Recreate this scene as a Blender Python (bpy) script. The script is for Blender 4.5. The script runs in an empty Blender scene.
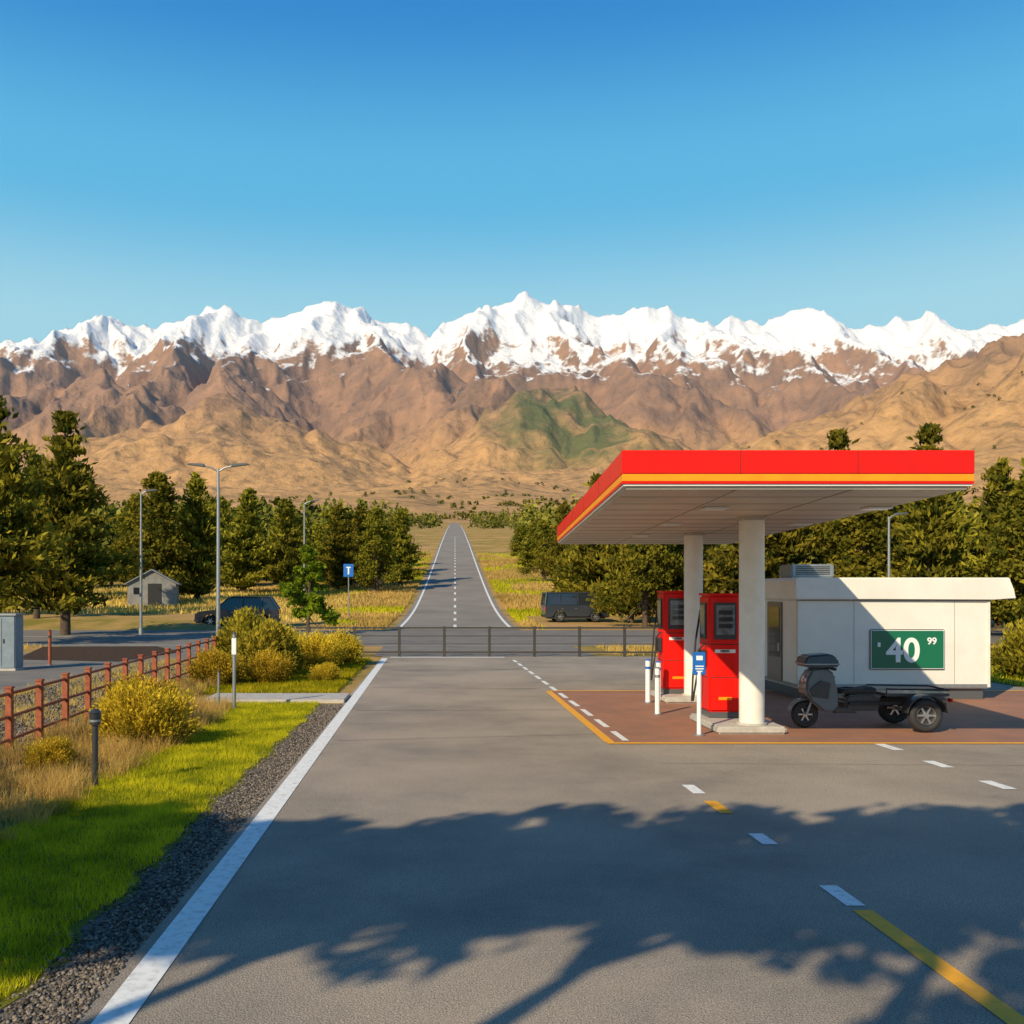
import bpy, bmesh, math, random
import numpy as np
from mathutils import Vector, Matrix, Quaternion
rng=np.random.default_rng(11); random.seed(11)
sc=bpy.context.scene
sc.view_settings.view_transform='Standard'
sc.view_settings.look='None'
sc.view_settings.exposure=0
R=math.radians

# ------------------------------------------------------------ helpers
def link(o,parent=None):
    sc.collection.objects.link(o)
    if parent is not None: o.parent=parent
    return o
def empty(name,loc=(0,0,0),rz=0):
    e=bpy.data.objects.new(name,None); e.location=loc; e.rotation_euler=(0,0,rz); e.empty_display_size=.3
    return link(e)
def mesh_np(name,V,F,mats=None,mi=None,tint=None,smooth=False,attrs=None):
    V=np.asarray(V,dtype=np.float32); F=np.asarray(F,dtype=np.int32)
    me=bpy.data.meshes.new(name)
    k=F.shape[1]
    me.vertices.add(len(V)); me.vertices.foreach_set('co',V.ravel())
    me.loops.add(F.size); me.loops.foreach_set('vertex_index',F.ravel())
    me.polygons.add(len(F)); me.polygons.foreach_set('loop_start',np.arange(0,F.size,k,dtype=np.int32))
    me.update(calc_edges=True)
    if mats:
        for m in mats: me.materials.append(m)
    if mi is not None: me.polygons.foreach_set('material_index',np.asarray(mi,dtype=np.int32))
    if tint is not None:
        a=me.attributes.new('tint','FLOAT','POINT'); a.data.foreach_set('value',np.asarray(tint,dtype=np.float32))
    if attrs:
        for kx,v in attrs.items():
            a=me.attributes.new(kx,'FLOAT','POINT'); a.data.foreach_set('value',np.asarray(v,dtype=np.float32))
    if smooth: me.polygons.foreach_set('use_smooth',np.ones(len(F),dtype=bool))
    me.update()
    return me
def obj(name,me,parent=None,loc=(0,0,0),rz=0,s=1):
    o=bpy.data.objects.new(name,me); o.location=loc; o.rotation_euler=(0,0,rz)
    o.scale=(s,s,s) if not isinstance(s,tuple) else s
    return link(o,parent)
def part(name,parent,m,fn,bevel=0,smooth=False,seg=2,loc=(0,0,0),rz=0):
    bm=bmesh.new(); fn(bm)
    if bevel>0:
        bmesh.ops.bevel(bm,geom=[e for e in bm.edges],offset=bevel,segments=seg,affect='EDGES',clamp_overlap=True)
    bmesh.ops.recalc_face_normals(bm,faces=bm.faces)
    me=bpy.data.meshes.new(name); bm.to_mesh(me); bm.free()
    me.materials.append(m)
    if smooth:
        me.polygons.foreach_set('use_smooth',[True]*len(me.polygons))
        try: me.set_sharp_from_angle(angle=R(40))
        except Exception: pass
    return obj(name,me,parent,loc,rz)
def box(bm,c,s,rot=None):
    M=Matrix.Translation(c)
    if rot is not None: M=M@rot
    bmesh.ops.create_cube(bm,size=1,matrix=M@Matrix.Diagonal((s[0],s[1],s[2],1)))
def cyl(bm,p0,p1,r0,r1=None,seg=18):
    if r1 is None: r1=r0
    p0=Vector(p0);p1=Vector(p1); d=p1-p0
    q=d.to_track_quat('Z','Y').to_matrix().to_4x4()
    bmesh.ops.create_cone(bm,cap_ends=True,segments=seg,radius1=r0,radius2=r1,depth=d.length,matrix=Matrix.Translation((p0+p1)/2)@q)
def sph(bm,c,r,s=(1,1,1)):
    bmesh.ops.create_uvsphere(bm,u_segments=18,v_segments=12,radius=r,matrix=Matrix.Translation(c)@Matrix.Diagonal((s[0],s[1],s[2],1)))
def tubep(bm,pts,r,seg=8):
    pts=[Vector(p) for p in pts]
    rings=[]
    for i,p in enumerate(pts):
        a=pts[max(i-1,0)]; b=pts[min(i+1,len(pts)-1)]
        q=(b-a).to_track_quat('Z','Y')
        rr=r[i] if isinstance(r,(list,tuple)) else r
        rings.append([bm.verts.new(p+q@Vector((rr*math.cos(t*2*math.pi/seg),rr*math.sin(t*2*math.pi/seg),0))) for t in range(seg)])
    for i in range(len(rings)-1):
        for t in range(seg):
            bm.faces.new((rings[i][t],rings[i][(t+1)%seg],rings[i+1][(t+1)%seg],rings[i+1][t]))
    bm.faces.new(rings[0][::-1]); bm.faces.new(rings[-1])
def prism_xz(bm,prof,y0,y1,top=None):
    """profile in xz, extruded along y. top=(zb,zt,inset): taper of the half width between zb and zt"""
    ym=(y0+y1)/2; hw=(y1-y0)/2
    def w(z):
        if top is None: return hw
        zb,zt,ins=top; t=min(max((z-zb)/(zt-zb),0),1); return hw-ins*t
    A=[bm.verts.new((x,ym-w(z),z)) for x,z in prof]
    B=[bm.verts.new((x,ym+w(z),z)) for x,z in prof]
    n=len(prof)
    bm.faces.new(A); bm.faces.new(B[::-1])
    for i in range(n):
        j=(i+1)%n; bm.faces.new((A[j],A[i],B[i],B[j]))
def torus(bm,c,rM,rm,axis='Y',n=32,m=10,flat=1.0):
    rings=[]
    for i in range(n):
        a=i*2*math.pi/n; ring=[]
        for j in range(m):
            b=j*2*math.pi/m
            rr=rM+rm*math.cos(b); y=rm*flat*math.sin(b)
            ring.append(bm.verts.new((c[0]+rr*math.cos(a),c[1]+y,c[2]+rr*math.sin(a))))
        rings.append(ring)
    for i in range(n):
        for j in range(m):
            bm.faces.new((rings[i][j],rings[(i+1)%n][j],rings[(i+1)%n][(j+1)%m],rings[i][(j+1)%m]))

def nodes(m):
    m.use_nodes=True; nt=m.node_tree; nt.nodes.clear(); return nt
def pmat(name,c1,c2=None,scale=5,detail=6,rough=.6,metal=0,bump=0,bscale=None,coat=0,lo=.35,hi=.65,spec=.5,c3=None,scale3=1,world=True,bdist=.02):
    m=bpy.data.materials.new(name); nt=nodes(m); N=nt.nodes; L=nt.links
    out=N.new('ShaderNodeOutputMaterial'); b=N.new('ShaderNodeBsdfPrincipled'); L.new(b.outputs[0],out.inputs[0])
    b.inputs['Base Color'].default_value=(*c1,1); b.inputs['Roughness'].default_value=rough; b.inputs['Metallic'].default_value=metal
    b.inputs['Coat Weight'].default_value=coat; b.inputs['Specular IOR Level'].default_value=spec
    if world: g=N.new('ShaderNodeNewGeometry'); co=g.outputs['Position']
    else: g=N.new('ShaderNodeTexCoord'); co=g.outputs['Object']
    if c2 is not None:
        n=N.new('ShaderNodeTexNoise'); n.inputs['Scale'].default_value=scale; n.inputs['Detail'].default_value=detail; n.inputs['Roughness'].default_value=.65
        L.new(co,n.inputs['Vector'])
        r=N.new('ShaderNodeMapRange'); r.inputs[1].default_value=lo; r.inputs[2].default_value=hi; L.new(n.outputs[0],r.inputs[0])
        mx=N.new('ShaderNodeMix'); mx.data_type='RGBA'; mx.inputs[6].default_value=(*c1,1); mx.inputs[7].default_value=(*c2,1)
        L.new(r.outputs[0],mx.inputs[0]); col=mx.outputs[2]
        if c3 is not None:
            n3=N.new('ShaderNodeTexNoise'); n3.inputs['Scale'].default_value=scale3; n3.inputs['Detail'].default_value=5
            L.new(co,n3.inputs['Vector'])
            r3=N.new('ShaderNodeMapRange'); r3.inputs[1].default_value=.45; r3.inputs[2].default_value=.62; L.new(n3.outputs[0],r3.inputs[0])
            m3=N.new('ShaderNodeMix'); m3.data_type='RGBA'; L.new(r3.outputs[0],m3.inputs[0]); L.new(col,m3.inputs[6]); m3.inputs[7].default_value=(*c3,1); col=m3.outputs[2]
        L.new(col,b.inputs['Base Color'])
    if bump>0:
        nb=N.new('ShaderNodeTexNoise'); nb.inputs['Scale'].default_value=bscale or scale*4; nb.inputs['Detail'].default_value=5; L.new(co,nb.inputs['Vector'])
        bp=N.new('ShaderNodeBump'); bp.inputs['Strength'].default_value=bump; bp.inputs['Distance'].default_value=bdist; L.new(nb.outputs[0],bp.inputs['Height']); L.new(bp.outputs[0],b.inputs['Normal'])
    return m
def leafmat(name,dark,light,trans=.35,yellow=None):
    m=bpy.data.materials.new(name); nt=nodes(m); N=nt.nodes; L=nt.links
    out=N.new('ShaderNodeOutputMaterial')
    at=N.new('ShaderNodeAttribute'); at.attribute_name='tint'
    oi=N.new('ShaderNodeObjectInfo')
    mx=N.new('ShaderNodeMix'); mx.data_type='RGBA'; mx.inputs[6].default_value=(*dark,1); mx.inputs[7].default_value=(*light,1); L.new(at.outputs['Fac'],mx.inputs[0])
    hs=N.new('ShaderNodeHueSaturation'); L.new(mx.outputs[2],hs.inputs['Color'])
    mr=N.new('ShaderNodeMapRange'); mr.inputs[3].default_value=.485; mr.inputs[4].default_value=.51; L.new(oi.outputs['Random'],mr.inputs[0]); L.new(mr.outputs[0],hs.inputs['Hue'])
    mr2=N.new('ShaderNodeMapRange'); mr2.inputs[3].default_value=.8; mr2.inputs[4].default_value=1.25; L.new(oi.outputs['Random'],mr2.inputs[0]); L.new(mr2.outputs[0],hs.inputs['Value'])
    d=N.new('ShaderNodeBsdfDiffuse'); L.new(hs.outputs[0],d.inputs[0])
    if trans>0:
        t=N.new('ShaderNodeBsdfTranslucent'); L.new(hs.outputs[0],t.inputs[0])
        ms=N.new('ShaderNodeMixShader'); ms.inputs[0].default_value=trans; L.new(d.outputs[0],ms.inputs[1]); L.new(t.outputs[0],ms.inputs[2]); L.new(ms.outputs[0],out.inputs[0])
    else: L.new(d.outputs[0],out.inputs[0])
    return m

# ------------------------------------------------------------ noise
_p=np.random.default_rng(5).permutation(256); _p=np.concatenate([_p,_p])
_g=np.random.default_rng(6).uniform(0,2*np.pi,256); _gx=np.cos(_g);_gy=np.sin(_g)
def pn(x,y):
    x=np.asarray(x,float);y=np.asarray(y,float)
    xi=np.floor(x).astype(int); yi=np.floor(y).astype(int); xf=x-xi; yf=y-yi
    u=xf*xf*xf*(xf*(xf*6-15)+10); v=yf*yf*yf*(yf*(yf*6-15)+10)
    def g(ix,iy,dx,dy):
        h=_p[(_p[ix&255]+iy)&255]; return _gx[h]*dx+_gy[h]*dy
    a=g(xi,yi,xf,yf); b=g(xi+1,yi,xf-1,yf); c=g(xi,yi+1,xf,yf-1); d=g(xi+1,yi+1,xf-1,yf-1)
    return (a+(b-a)*u)*(1-v)+(c+(d-c)*u)*v
def fbm(x,y,o=4):
    s=0;a=1
    for i in range(o): s=s+a*pn(x+i*17.3,y-i*9.1); x=x*2.03;y=y*2.03;a*=.5
    return s
def ridged(x,y,o=5):
    s=0;a=1;w=1
    for i in range(o):
        n=(1-np.abs(pn(x+i*7.7,y+i*3.3))*1.8); n=np.clip(n,0,1)**2*w; w=np.clip(n*1.6,0,1); s=s+n*a; x=x*2.1;y=y*2.1;a*=.5
    return s
def sst(a,b,x):
    t=np.clip((np.asarray(x,float)-a)/(b-a),0,1); return t*t*(3-2*t)

# ------------------------------------------------------------ terrain height
_yt=np.array([-200,72,104,160,225,370,600,1000,1800,2500,3500,5000,9000.])
_zt=np.array([0,0,2.0,6.6,12.2,24.0,41,74,172,270,380,470,600.])
_yd=np.concatenate([np.arange(-200,1000,4.),np.arange(1000,9000,20.)])
_zd=np.interp(_yd,_yt,_zt)
k=np.ones(9)/9
_zs=np.convolve(np.pad(_zd,4,mode='edge'),k,mode='valid')
_zs[_yd<60]=0
def gz(X,Y):
    X=np.asarray(X,float);Y=np.asarray(Y,float)
    z=np.interp(Y,_yd,_zs)
    lat=sst(16,60,np.abs(X-.015*Y))
    z=z+lat*sst(75,200,Y)*(pn(X/70,Y/90)*3.0+pn(X/300+4,Y/300)*9*sst(200,500,Y)+pn(X/700+9,Y/600)*40*sst(700,1600,Y))
    z=z+.55*sst(-12,-15,X)*sst(57,62,Y)*(1-sst(80,110,Y))
    return z

# ------------------------------------------------------------ materials
M_asph=pmat('asphalt',(.37,.30,.23),(.25,.21,.168),scale=1.1,detail=9,rough=.9,bump=.5,bscale=90,lo=.33,hi=.72,c3=(.41,.33,.25),scale3=.3,spec=.2)
def speckle(m,scale,amt):
    nt=m.node_tree; N=nt.nodes; L=nt.links
    b=[n for n in N if n.type=='BSDF_PRINCIPLED'][0]; src=b.inputs['Base Color'].links[0].from_socket
    g=N.new('ShaderNodeNewGeometry'); v=N.new('ShaderNodeTexNoise'); v.inputs['Scale'].default_value=scale; v.inputs['Detail'].default_value=3
    L.new(g.outputs['Position'],v.inputs['Vector'])
    r=N.new('ShaderNodeMapRange'); r.inputs[1].default_value=.3; r.inputs[2].default_value=.7; r.inputs[3].default_value=1-amt; r.inputs[4].default_value=1+amt; L.new(v.outputs[0],r.inputs[0])
    mx=N.new('ShaderNodeVectorMath'); mx.operation='SCALE'; L.new(src,mx.inputs[0]); L.new(r.outputs[0],mx.inputs['Scale']); L.new(mx.outputs[0],b.inputs['Base Color'])
speckle(M_asph,110,.6)
M_asph2=pmat('asphalt_road',(.25,.215,.18),(.18,.16,.14),scale=.6,detail=8,rough=.9,bump=.3,bscale=60,spec=.2)
M_far=pmat('asphalt_far_road',(.31,.265,.22),(.23,.20,.17),scale=.2,detail=8,rough=.9,spec=.2)
M_tar=pmat('tar_seal',(.12,.105,.09),(.16,.14,.12),scale=9,detail=6,rough=.7,spec=.2)
M_white=pmat('road_paint_white',(.86,.84,.79),(.50,.47,.42),scale=14,detail=9,rough=.7,lo=.48,hi=.75)
M_yellow=pmat('road_paint_yellow',(.90,.40,.015),(.55,.28,.05),scale=12,detail=9,rough=.7,lo=.5,hi=.8)
M_slab=pmat('brick_red_paving',(.40,.175,.095),(.29,.145,.085),scale=1.4,detail=8,rough=.8,bump=.3,bscale=60)
M_conc=pmat('concrete',(.55,.50,.43),(.42,.38,.33),scale=6,detail=8,rough=.85,bump=.2,bscale=50)
M_ground=pmat('ground_grass_dirt',(.46,.28,.09),(.24,.19,.035),scale=.35,detail=10,rough=1,bump=.6,bscale=14,c3=(.51,.30,.12),scale3=.09,lo=.4,hi=.6,spec=.1,bdist=.05)
M_mulch=pmat('mulch',(.055,.035,.025),(.10,.06,.04),scale=8,detail=8,rough=1,bump=1,bscale=40,spec=.1)
M_lawn=pmat('lawn_soil',(.15,.15,.015),(.20,.17,.03),scale=3,detail=8,rough=1,bump=.6,bscale=60,spec=.1)
M_gravel=pmat('gravel_bed',(.13,.11,.09),(.24,.20,.16),scale=18,detail=8,rough=1,bump=1,bscale=60,spec=.2)
M_red=pmat('red_enamel',(.84,.010,.004),(.76,.010,.005),scale=3,rough=.38,spec=.25)
M_orange=pmat('orange_enamel',(.98,.36,.012),(.95,.30,.012),scale=3,rough=.4,spec=.25)
M_offw=pmat('white_cladding',(.86,.81,.72),(.77,.72,.63),scale=1.2,detail=9,rough=.45)
M_soffit=pmat('soffit_metal',(.60,.51,.40),(.48,.40,.31),scale=.8,detail=6,rough=.45)
M_seam=pmat('seam_grey',(.26,.23,.20),rough=.6)
M_col=pmat('column_white_paint',(.86,.81,.72),(.76,.70,.61),scale=3,detail=8,rough=.5)
M_dark=pmat('dark_rubber',(.02,.02,.022),(.035,.033,.03),scale=20,rough=.75)
M_black=pmat('black_plastic',(.03,.031,.034),(.045,.045,.048),scale=8,rough=.4,coat=.2)
M_grey=pmat('grey_plastic',(.09,.095,.10),rough=.4,coat=.3)
M_glass=pmat('dark_glass',(.02,.025,.03),rough=.06,spec=.8)
M_lcd=pmat('display_glass',(.20,.23,.24),(.10,.12,.13),scale=9,rough=.12,spec=.7,lo=.4,hi=.6)
M_steel=pmat('galvanised_steel',(.36,.37,.37),(.28,.29,.29),scale=9,rough=.45,metal=.6)
M_chrome=pmat('alloy',(.55,.55,.55),rough=.28,metal=.9)
M_rust=pmat('rust_brown_paint',(.27,.05,.02),(.38,.11,.04),scale=12,detail=8,rough=.7,bump=.2)
M_fblack=pmat('black_fence_paint',(.035,.032,.030),(.06,.045,.035),scale=8,rough=.6)
M_blue=pmat('sign_blue',(.015,.14,.50),rough=.4)
M_green=pmat('sign_green',(.005,.15,.07),rough=.4,coat=.1)
M_signw=pmat('sign_white',(.85,.85,.82),rough=.5)
M_bark=pmat('bark',(.12,.08,.05),(.06,.042,.03),scale=7,detail=8,rough=1,bump=.8,bscale=20,world=False)
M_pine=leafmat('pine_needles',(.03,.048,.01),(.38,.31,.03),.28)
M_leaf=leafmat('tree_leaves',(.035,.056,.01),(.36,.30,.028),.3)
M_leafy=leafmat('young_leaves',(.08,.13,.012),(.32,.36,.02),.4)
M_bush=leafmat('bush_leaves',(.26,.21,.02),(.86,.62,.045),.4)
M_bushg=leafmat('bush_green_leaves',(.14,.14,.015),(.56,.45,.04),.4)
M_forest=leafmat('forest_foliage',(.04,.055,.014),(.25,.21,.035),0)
M_grass=leafmat('lawn_blades',(.20,.23,.008),(.76,.66,.025),.4)
M_dry=leafmat('dry_blades',(.36,.25,.06),(.82,.56,.16),.35)
M_stone=leafmat('gravel_stones',(.07,.062,.055),(.38,.32,.25),0)

# ------------------------------------------------------------ ground sheet
Ys=np.unique(np.concatenate([np.arange(-60,72,3.),np.geomspace(72,700,110),[703,730]]))
u=np.linspace(-1,1,161); Xs=np.sinh(u*5.2)/np.sinh(5.2)*1100
XX,YY=np.meshgrid(Xs,Ys); ZZ=gz(XX,YY); ZZ[YY>701]-=3
def gridfaces(r,c):
    i=np.arange(r-1)[:,None]*c+np.arange(c-1)[None,:]; i=i.ravel()
    return np.stack([i,i+1,i+c+1,i+c],1)
obj('ground',mesh_np('ground',np.stack([XX,YY,ZZ],-1).reshape(-1,3),gridfaces(len(Ys),len(Xs)),[M_ground],smooth=True))

def strip(name,xl,xr,y0,y1,dz,m,n=2,parent=None,wob=0):
    ys=np.unique(np.concatenate([[y0,y1],Ys[(Ys>y0)&(Ys<y1)]]))
    if wob: ys=np.arange(y0,y1+.01,.15)
    V=[];w=0
    for y in ys:
        a=xl(y) if callable(xl) else xl; b=xr(y) if callable(xr) else xr
        if wob:
            a+=wob*float(fbm(y*1.7+3,a*.01+1.3,3)); b+=wob*float(fbm(y*1.7+30,7.7,3))
        for t in range(n): 
            x=a+(b-a)*t/(n-1); V.append((x,y,float(gz(0.015*y if y>72 else x,y))+dz))
    return obj(name,mesh_np(name,V,gridfaces(len(ys),n),[m],smooth=True),parent)
def poly(name,pts,z,m,parent=None):
    V=[(x,y,z) for x,y in pts]
    me=bpy.data.meshes.new(name); me.from_pydata(V,[],[list(range(len(V)))]); me.materials.append(m)
    return obj(name,me,parent)
strip('asphalt_road',-1.98,34,-30,34.6,.008,M_asph)
strip('road_link',-2.3,5.4,34.6,41,.008,M_asph2)
strip('cross_road',-70,80,41,57,.012,M_asph2)
poly('side_road',[(-9.6,41),(-15.5,41),(-14.3,30),(-13.2,20),(-13.5,5),(-10.2,5),(-9.6,20),(-8.9,30),(-7.8,37),(-5.5,41)],.008,M_asph2)
c0=lambda y:.015*y
strip('highway',lambda y:c0(y)-3.7,lambda y:c0(y)+3.7,57,690,.03,M_far)
mk=empty('road_markings')
strip('edge_line_left',lambda y:c0(y)-3.38,lambda y:c0(y)-3.19,60,600,.05,M_white,parent=mk)
strip('edge_line_right',lambda y:c0(y)+3.19,lambda y:c0(y)+3.38,60,600,.05,M_white,parent=mk)
y=60;i=0
while y<300:
    strip('centre_dash_%d'%i,lambda y:c0(y)-.10,lambda y:c0(y)+.10,y,y+3,.05,M_white,parent=mk); y+=8;i+=1
strip('edge_line_near',lambda y:-1.82-.004*y,lambda y:-1.62-.004*y,-20,33.5,.013,M_white,parent=mk)
yl=lambda y:3.19-.024*y
def seg(name,y0,y1,m,w=.07): poly(name,[(yl(y0)-w,y0),(yl(y0)+w,y0),(yl(y1)+w,y1),(yl(y1)-w,y1)],.013,m,mk)
seg('yellow_line',-3,7.15,M_yellow)
seg('white_dash_a',7.25,7.75,M_white); seg('white_dash_b',9.0,9.4,M_white); seg('yellow_dash_a',10.25,10.85,M_yellow); seg('white_dash_c',11.25,11.75,M_white)
yy=15.2
for i in range(12):
    seg('white_dash_far_%d'%i,yy,yy+1.0,M_white,.05); yy+=1.5
for i,(a,b) in enumerate([(14.3,14.9),(12.9,13.4),(11.5,12.0)]):
    x=6.55; poly('bay_dash_%d'%i,[(x-.07,a),(x+.09,a),(x+.06,b),(x-.1,b)],.013,M_white,mk)
poly('stop_line',[(-1.7,33.9),(2.2,33.9),(2.2,34.2),(-1.7,34.2)],.013,M_white,mk)
poly('cross_road_edge',[(-70,41.4),(80,41.4),(80,41.55),(-70,41.55)],.017,M_white,mk)
poly('cross_road_centre',[(-70,49),(-6,49),(-6,49.15),(-70,49.15)],.017,M_white,mk)
poly('refuelling_bay',[(2.62,15.0),(13.5,15.0),(13.5,22.6),(2.5,22.6)],.012,M_slab)
yb=empty('bay_outline')
poly('line_near',[(2.5,14.86),(13.6,14.86),(13.6,15.0),(2.5,15.0)],.017,M_yellow,yb)
poly('line_far',[(2.5,22.6),(13.6,22.6),(13.6,22.76),(2.5,22.76)],.017,M_yellow,yb)
poly('line_left',[(2.48,15.0),(2.62,15.0),(2.52,22.6),(2.38,22.6)],.017,M_yellow,yb)
poly('line_right',[(11.2,15.0),(11.36,15.0),(13.3,18.6),(13.1,18.6)],.017,M_yellow,yb)
# transverse asphalt joints
V=[];F=[]
def crack(x0,y0,x1,y1,w,n=60,amp=.04,sd=0):
    b=len(V); L_=math.hypot(x1-x0,y1-y0); nx=-(y1-y0)/L_; ny=(x1-x0)/L_
    for i in range(n+1):
        t=i/n; o=amp*float(fbm(t*L_*1.1+sd,sd*1.7,4)); ww=w*(.5+.9*abs(float(pn(t*L_*2.3+sd*3,1.1)))+.2)
        X=x0+(x1-x0)*t+nx*o;Y=y0+(y1-y0)*t+ny*o
        V.append((X-nx*ww/2,Y-ny*ww/2,.0125)); V.append((X+nx*ww/2,Y+ny*ww/2,.0125))
    for i in range(n): F.append((b+2*i,b+2*i+1,b+2*i+3,b+2*i+2))
crack(-1.6,15.2,2.6,15.9,.020,sd=1); crack(-1.6,19.0,2.4,19.1,.03,sd=2); crack(-1.6,23.5,2.3,23.2,.035,sd=3); crack(-1.6,28.4,2.3,28.9,.04,sd=4)
crack(2.9,13.2,9.5,13.0,.014,sd=8,amp=.05)
obj('asphalt_joints',mesh_np('asphalt_joints',V,F,[M_tar]))
strip('gravel_shoulder',-2.65,-1.9,-10,20.2,.004,M_gravel,n=3,wob=.10)
strip('lawn',-4.3,-2.35,-10,20.2,.008,M_lawn,n=6,wob=.14)
strip('lawn_far',lambda y:-5.6,lambda y:-2.25,21.9,33,.008,M_lawn,n=6,wob=.15)
part('footpath',None,M_conc,lambda bm:box(bm,(-3.4,21.0,.03),(2.9,1.3,.08)),bevel=.01)
poly('mulch_bed',[(-16,40.3),(-11.5,40.6),(-9.5,37),(-10.3,32),(-14,33)],.018,M_mulch)
strip('gravel_bank',-9.2,-6.1,4,31,.004,M_gravel,n=3,wob=.3)

# ------------------------------------------------------------ mountains
tn=np.linspace(-.85,1.02,1300); Ym=np.geomspace(700,7600,560)
T,YM=np.meshgrid(tn,Ym); XM=T*YM
base=gz(XM,YM)
wx=XM+fbm(XM/650,YM/650,5)*150; wy=YM+fbm(XM/650+50,YM/650+20,5)*150
crest=[(-5500,6100,1250),(-4000,6000,1380),(-3000,6000,1460),(-2640,6000,1500),(-2400,6000,1515),(-2100,5950,1600),(-1920,6000,1650),(-1680,6050,1570),(-1410,6000,1670),(-1260,5950,1700),(-1020,6050,1630),(-780,6000,1690),(-600,5950,1745),(-390,6000,1710),(-210,6050,1640),(0,6100,1570),(150,6000,1670),(300,5950,1730),(480,5950,1750),(690,6000,1735),(960,6050,1640),(1140,6000,1670),(1350,6000,1700),(1530,6050,1610),(1800,6000,1650),(1980,6050,1620),(2160,5950,1690),(2460,6050,1590),(2700,6000,1630),(2970,5950,1680),(3240,6050,1580),(3504,6000,1610),(3960,6000,1520),(4900,6000,1450),(6500,6000,1350)]
segs=[]
def pl(pts,k=.75):
    for a,b in zip(pts[:-1],pts[1:]): segs.append((*a,*b,k))
pl(crest,1.05)
rr=random.Random(4)
def spur(x,y,z,dx,L,ze,k,sub=True,n=8,bend=150,e=.9,dens=.75):
    pts=[]; ph=rr.uniform(0,6)
    for i in range(n+1):
        t=i/n
        pts.append((x+dx*t+bend*math.sin(ph+t*5)*t**.5*(1 if i else 0),y-L*t,z-(z-ze)*(t**e)+rr.uniform(-35,70)*(1 if 0<i<n else 0)))
    pl(pts,k)
    if sub:
        for i in range(0 if sub is True else 1,n):
            for s in (-1,1):
                if rr.random()<dens:
                    f_=rr.random(); a=tuple(pts[i][q]+(pts[i+1][q]-pts[i][q])*f_ for q in range(3)); l=rr.uniform(240,560)*(1 if sub is True else sub); dy=rr.uniform(.25,1.0)*l
                    e_=(a[0]+s*l*.72,a[1]-dy,a[2]-l*rr.uniform(.72,.92)); m=((a[0]+e_[0])/2+rr.uniform(-40,40),(a[1]+e_[1])/2,(a[2]+e_[2])/2+rr.uniform(0,45))
                    pl([a,m,e_],k+.1)
for (x,y,z,dx) in [(-4000,6000,1380,200),(-3000,6000,1460,-100),(-2400,6000,1515,300),(-1920,6000,1650,-500),(-1330,6000,1680,100),(-600,5950,1745,-350),(-450,5950,1715,500),(300,5950,1730,-450),(640,5950,1735,450),(1350,6000,1700,-150),(1450,6000,1660,650),(2160,5950,1690,300),(2970,5950,1680,-150),(3200,5950,1600,500),(3804,6000,1560,300),(4600,6000,1470,200)]:
    spur(x,y,z,dx+rr.uniform(-80,80),rr.uniform(2200,2700),rr.uniform(430,560),1.12)
def hill(pts,k=.6,sp=4,L=700,drop=.38):
    pl(pts,k)
    for a,b in zip(pts[:-1],pts[1:]):
        for j in range(sp):
            t=(j+rr.random())/sp; p=[a[q]+(b[q]-a[q])*t for q in range(3)]
            l=L*rr.uniform(.5,1.1); spur(*p,rr.uniform(-.6,.6)*l,l,p[2]-l*drop,k+.08,sub=.38,n=4,bend=40)
hill([(-1230,2950,330),(-1000,3000,440),(-645,3050,610),(-420,3050,500),(-120,3100,380)],.66,2,600,.5)
hill([(-2000,4200,780),(-1386,4200,945),(-1050,4100,760),(-800,4000,600)],.98,1,900,.5)
hill([(-400,4500,720),(-46,4600,1060),(250,4700,960)],1.05,1,1000,.5)
hill([(-100,3400,460),(190,3800,810),(420,3700,640)],.95,1,800,.5)
hill([(29,2900,364),(250,3150,560),(396,3300,670),(520,3200,560),(640,3000,420)],.80,2,700,.5)
hill([(600,4100,700),(840,4200,935),(1150,4100,780),(1400,3900,600)],1.0,1,950,.5)
hill([(650,2450,330),(900,2500,455),(1150,2500,530),(1460,2500,615),(1800,2550,680),(2600,2700,780),(3600,2900,800)],.62,2,900,.44)
wxf=wx.ravel().astype(np.float32);wyf=wy.ravel().astype(np.float32);Hf=np.full(wxf.shape,-1e9,np.float32)
for (x0,y0,z0,x1,y1,z1,kk) in segs:
    dx=x1-x0;dy=y1-y0;L2=dx*dx+dy*dy+1e-6
    reach=1200
    r0=np.searchsorted(Ym,min(y0,y1)-reach); r1=np.searchsorted(Ym,max(y0,y1)+reach)
    s=slice(r0*len(tn),r1*len(tn))
    ax=wxf[s]-x0; ay=wyf[s]-y0
    t=np.clip((ax*dx+ay*dy)/L2,0,1)
    d=np.sqrt((ax-t*dx)**2+(ay-t*dy)**2)
    d2=np.sqrt(d*d+14*14)-14
    h=z0+t*(z1-z0)-kk*d2*(1-np.minimum(d,1200)/3000)
    np.maximum(Hf[s],h,out=Hf[s])
H=Hf.reshape(XM.shape).astype(float)
Hp=np.pad(H,1,mode='edge'); H=(Hp[1:-1,1:-1]*4+Hp[:-2,1:-1]+Hp[2:,1:-1]+Hp[1:-1,:-2]+Hp[1:-1,2:])/8
dH=H-base
rel=sst(0,350,dH)
H=H+(ridged(XM/240+3,YM/420,5)-.9)*(10+26*rel)+fbm(XM/90,YM/140,4)*10*rel
kq=14.
Hs=base+np.logaddexp(0,np.clip((H-base)/kq,-50,50))*kq
Hs=np.where((H-base)/kq>40,H,Hs)
Hs+=fbm(XM/90,YM/90,3)*3*sst(800,1500,YM)+(ridged(XM/420+8,YM/420,4)-.8)*26*sst(1100,2400,YM)*(1-rel)
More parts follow.
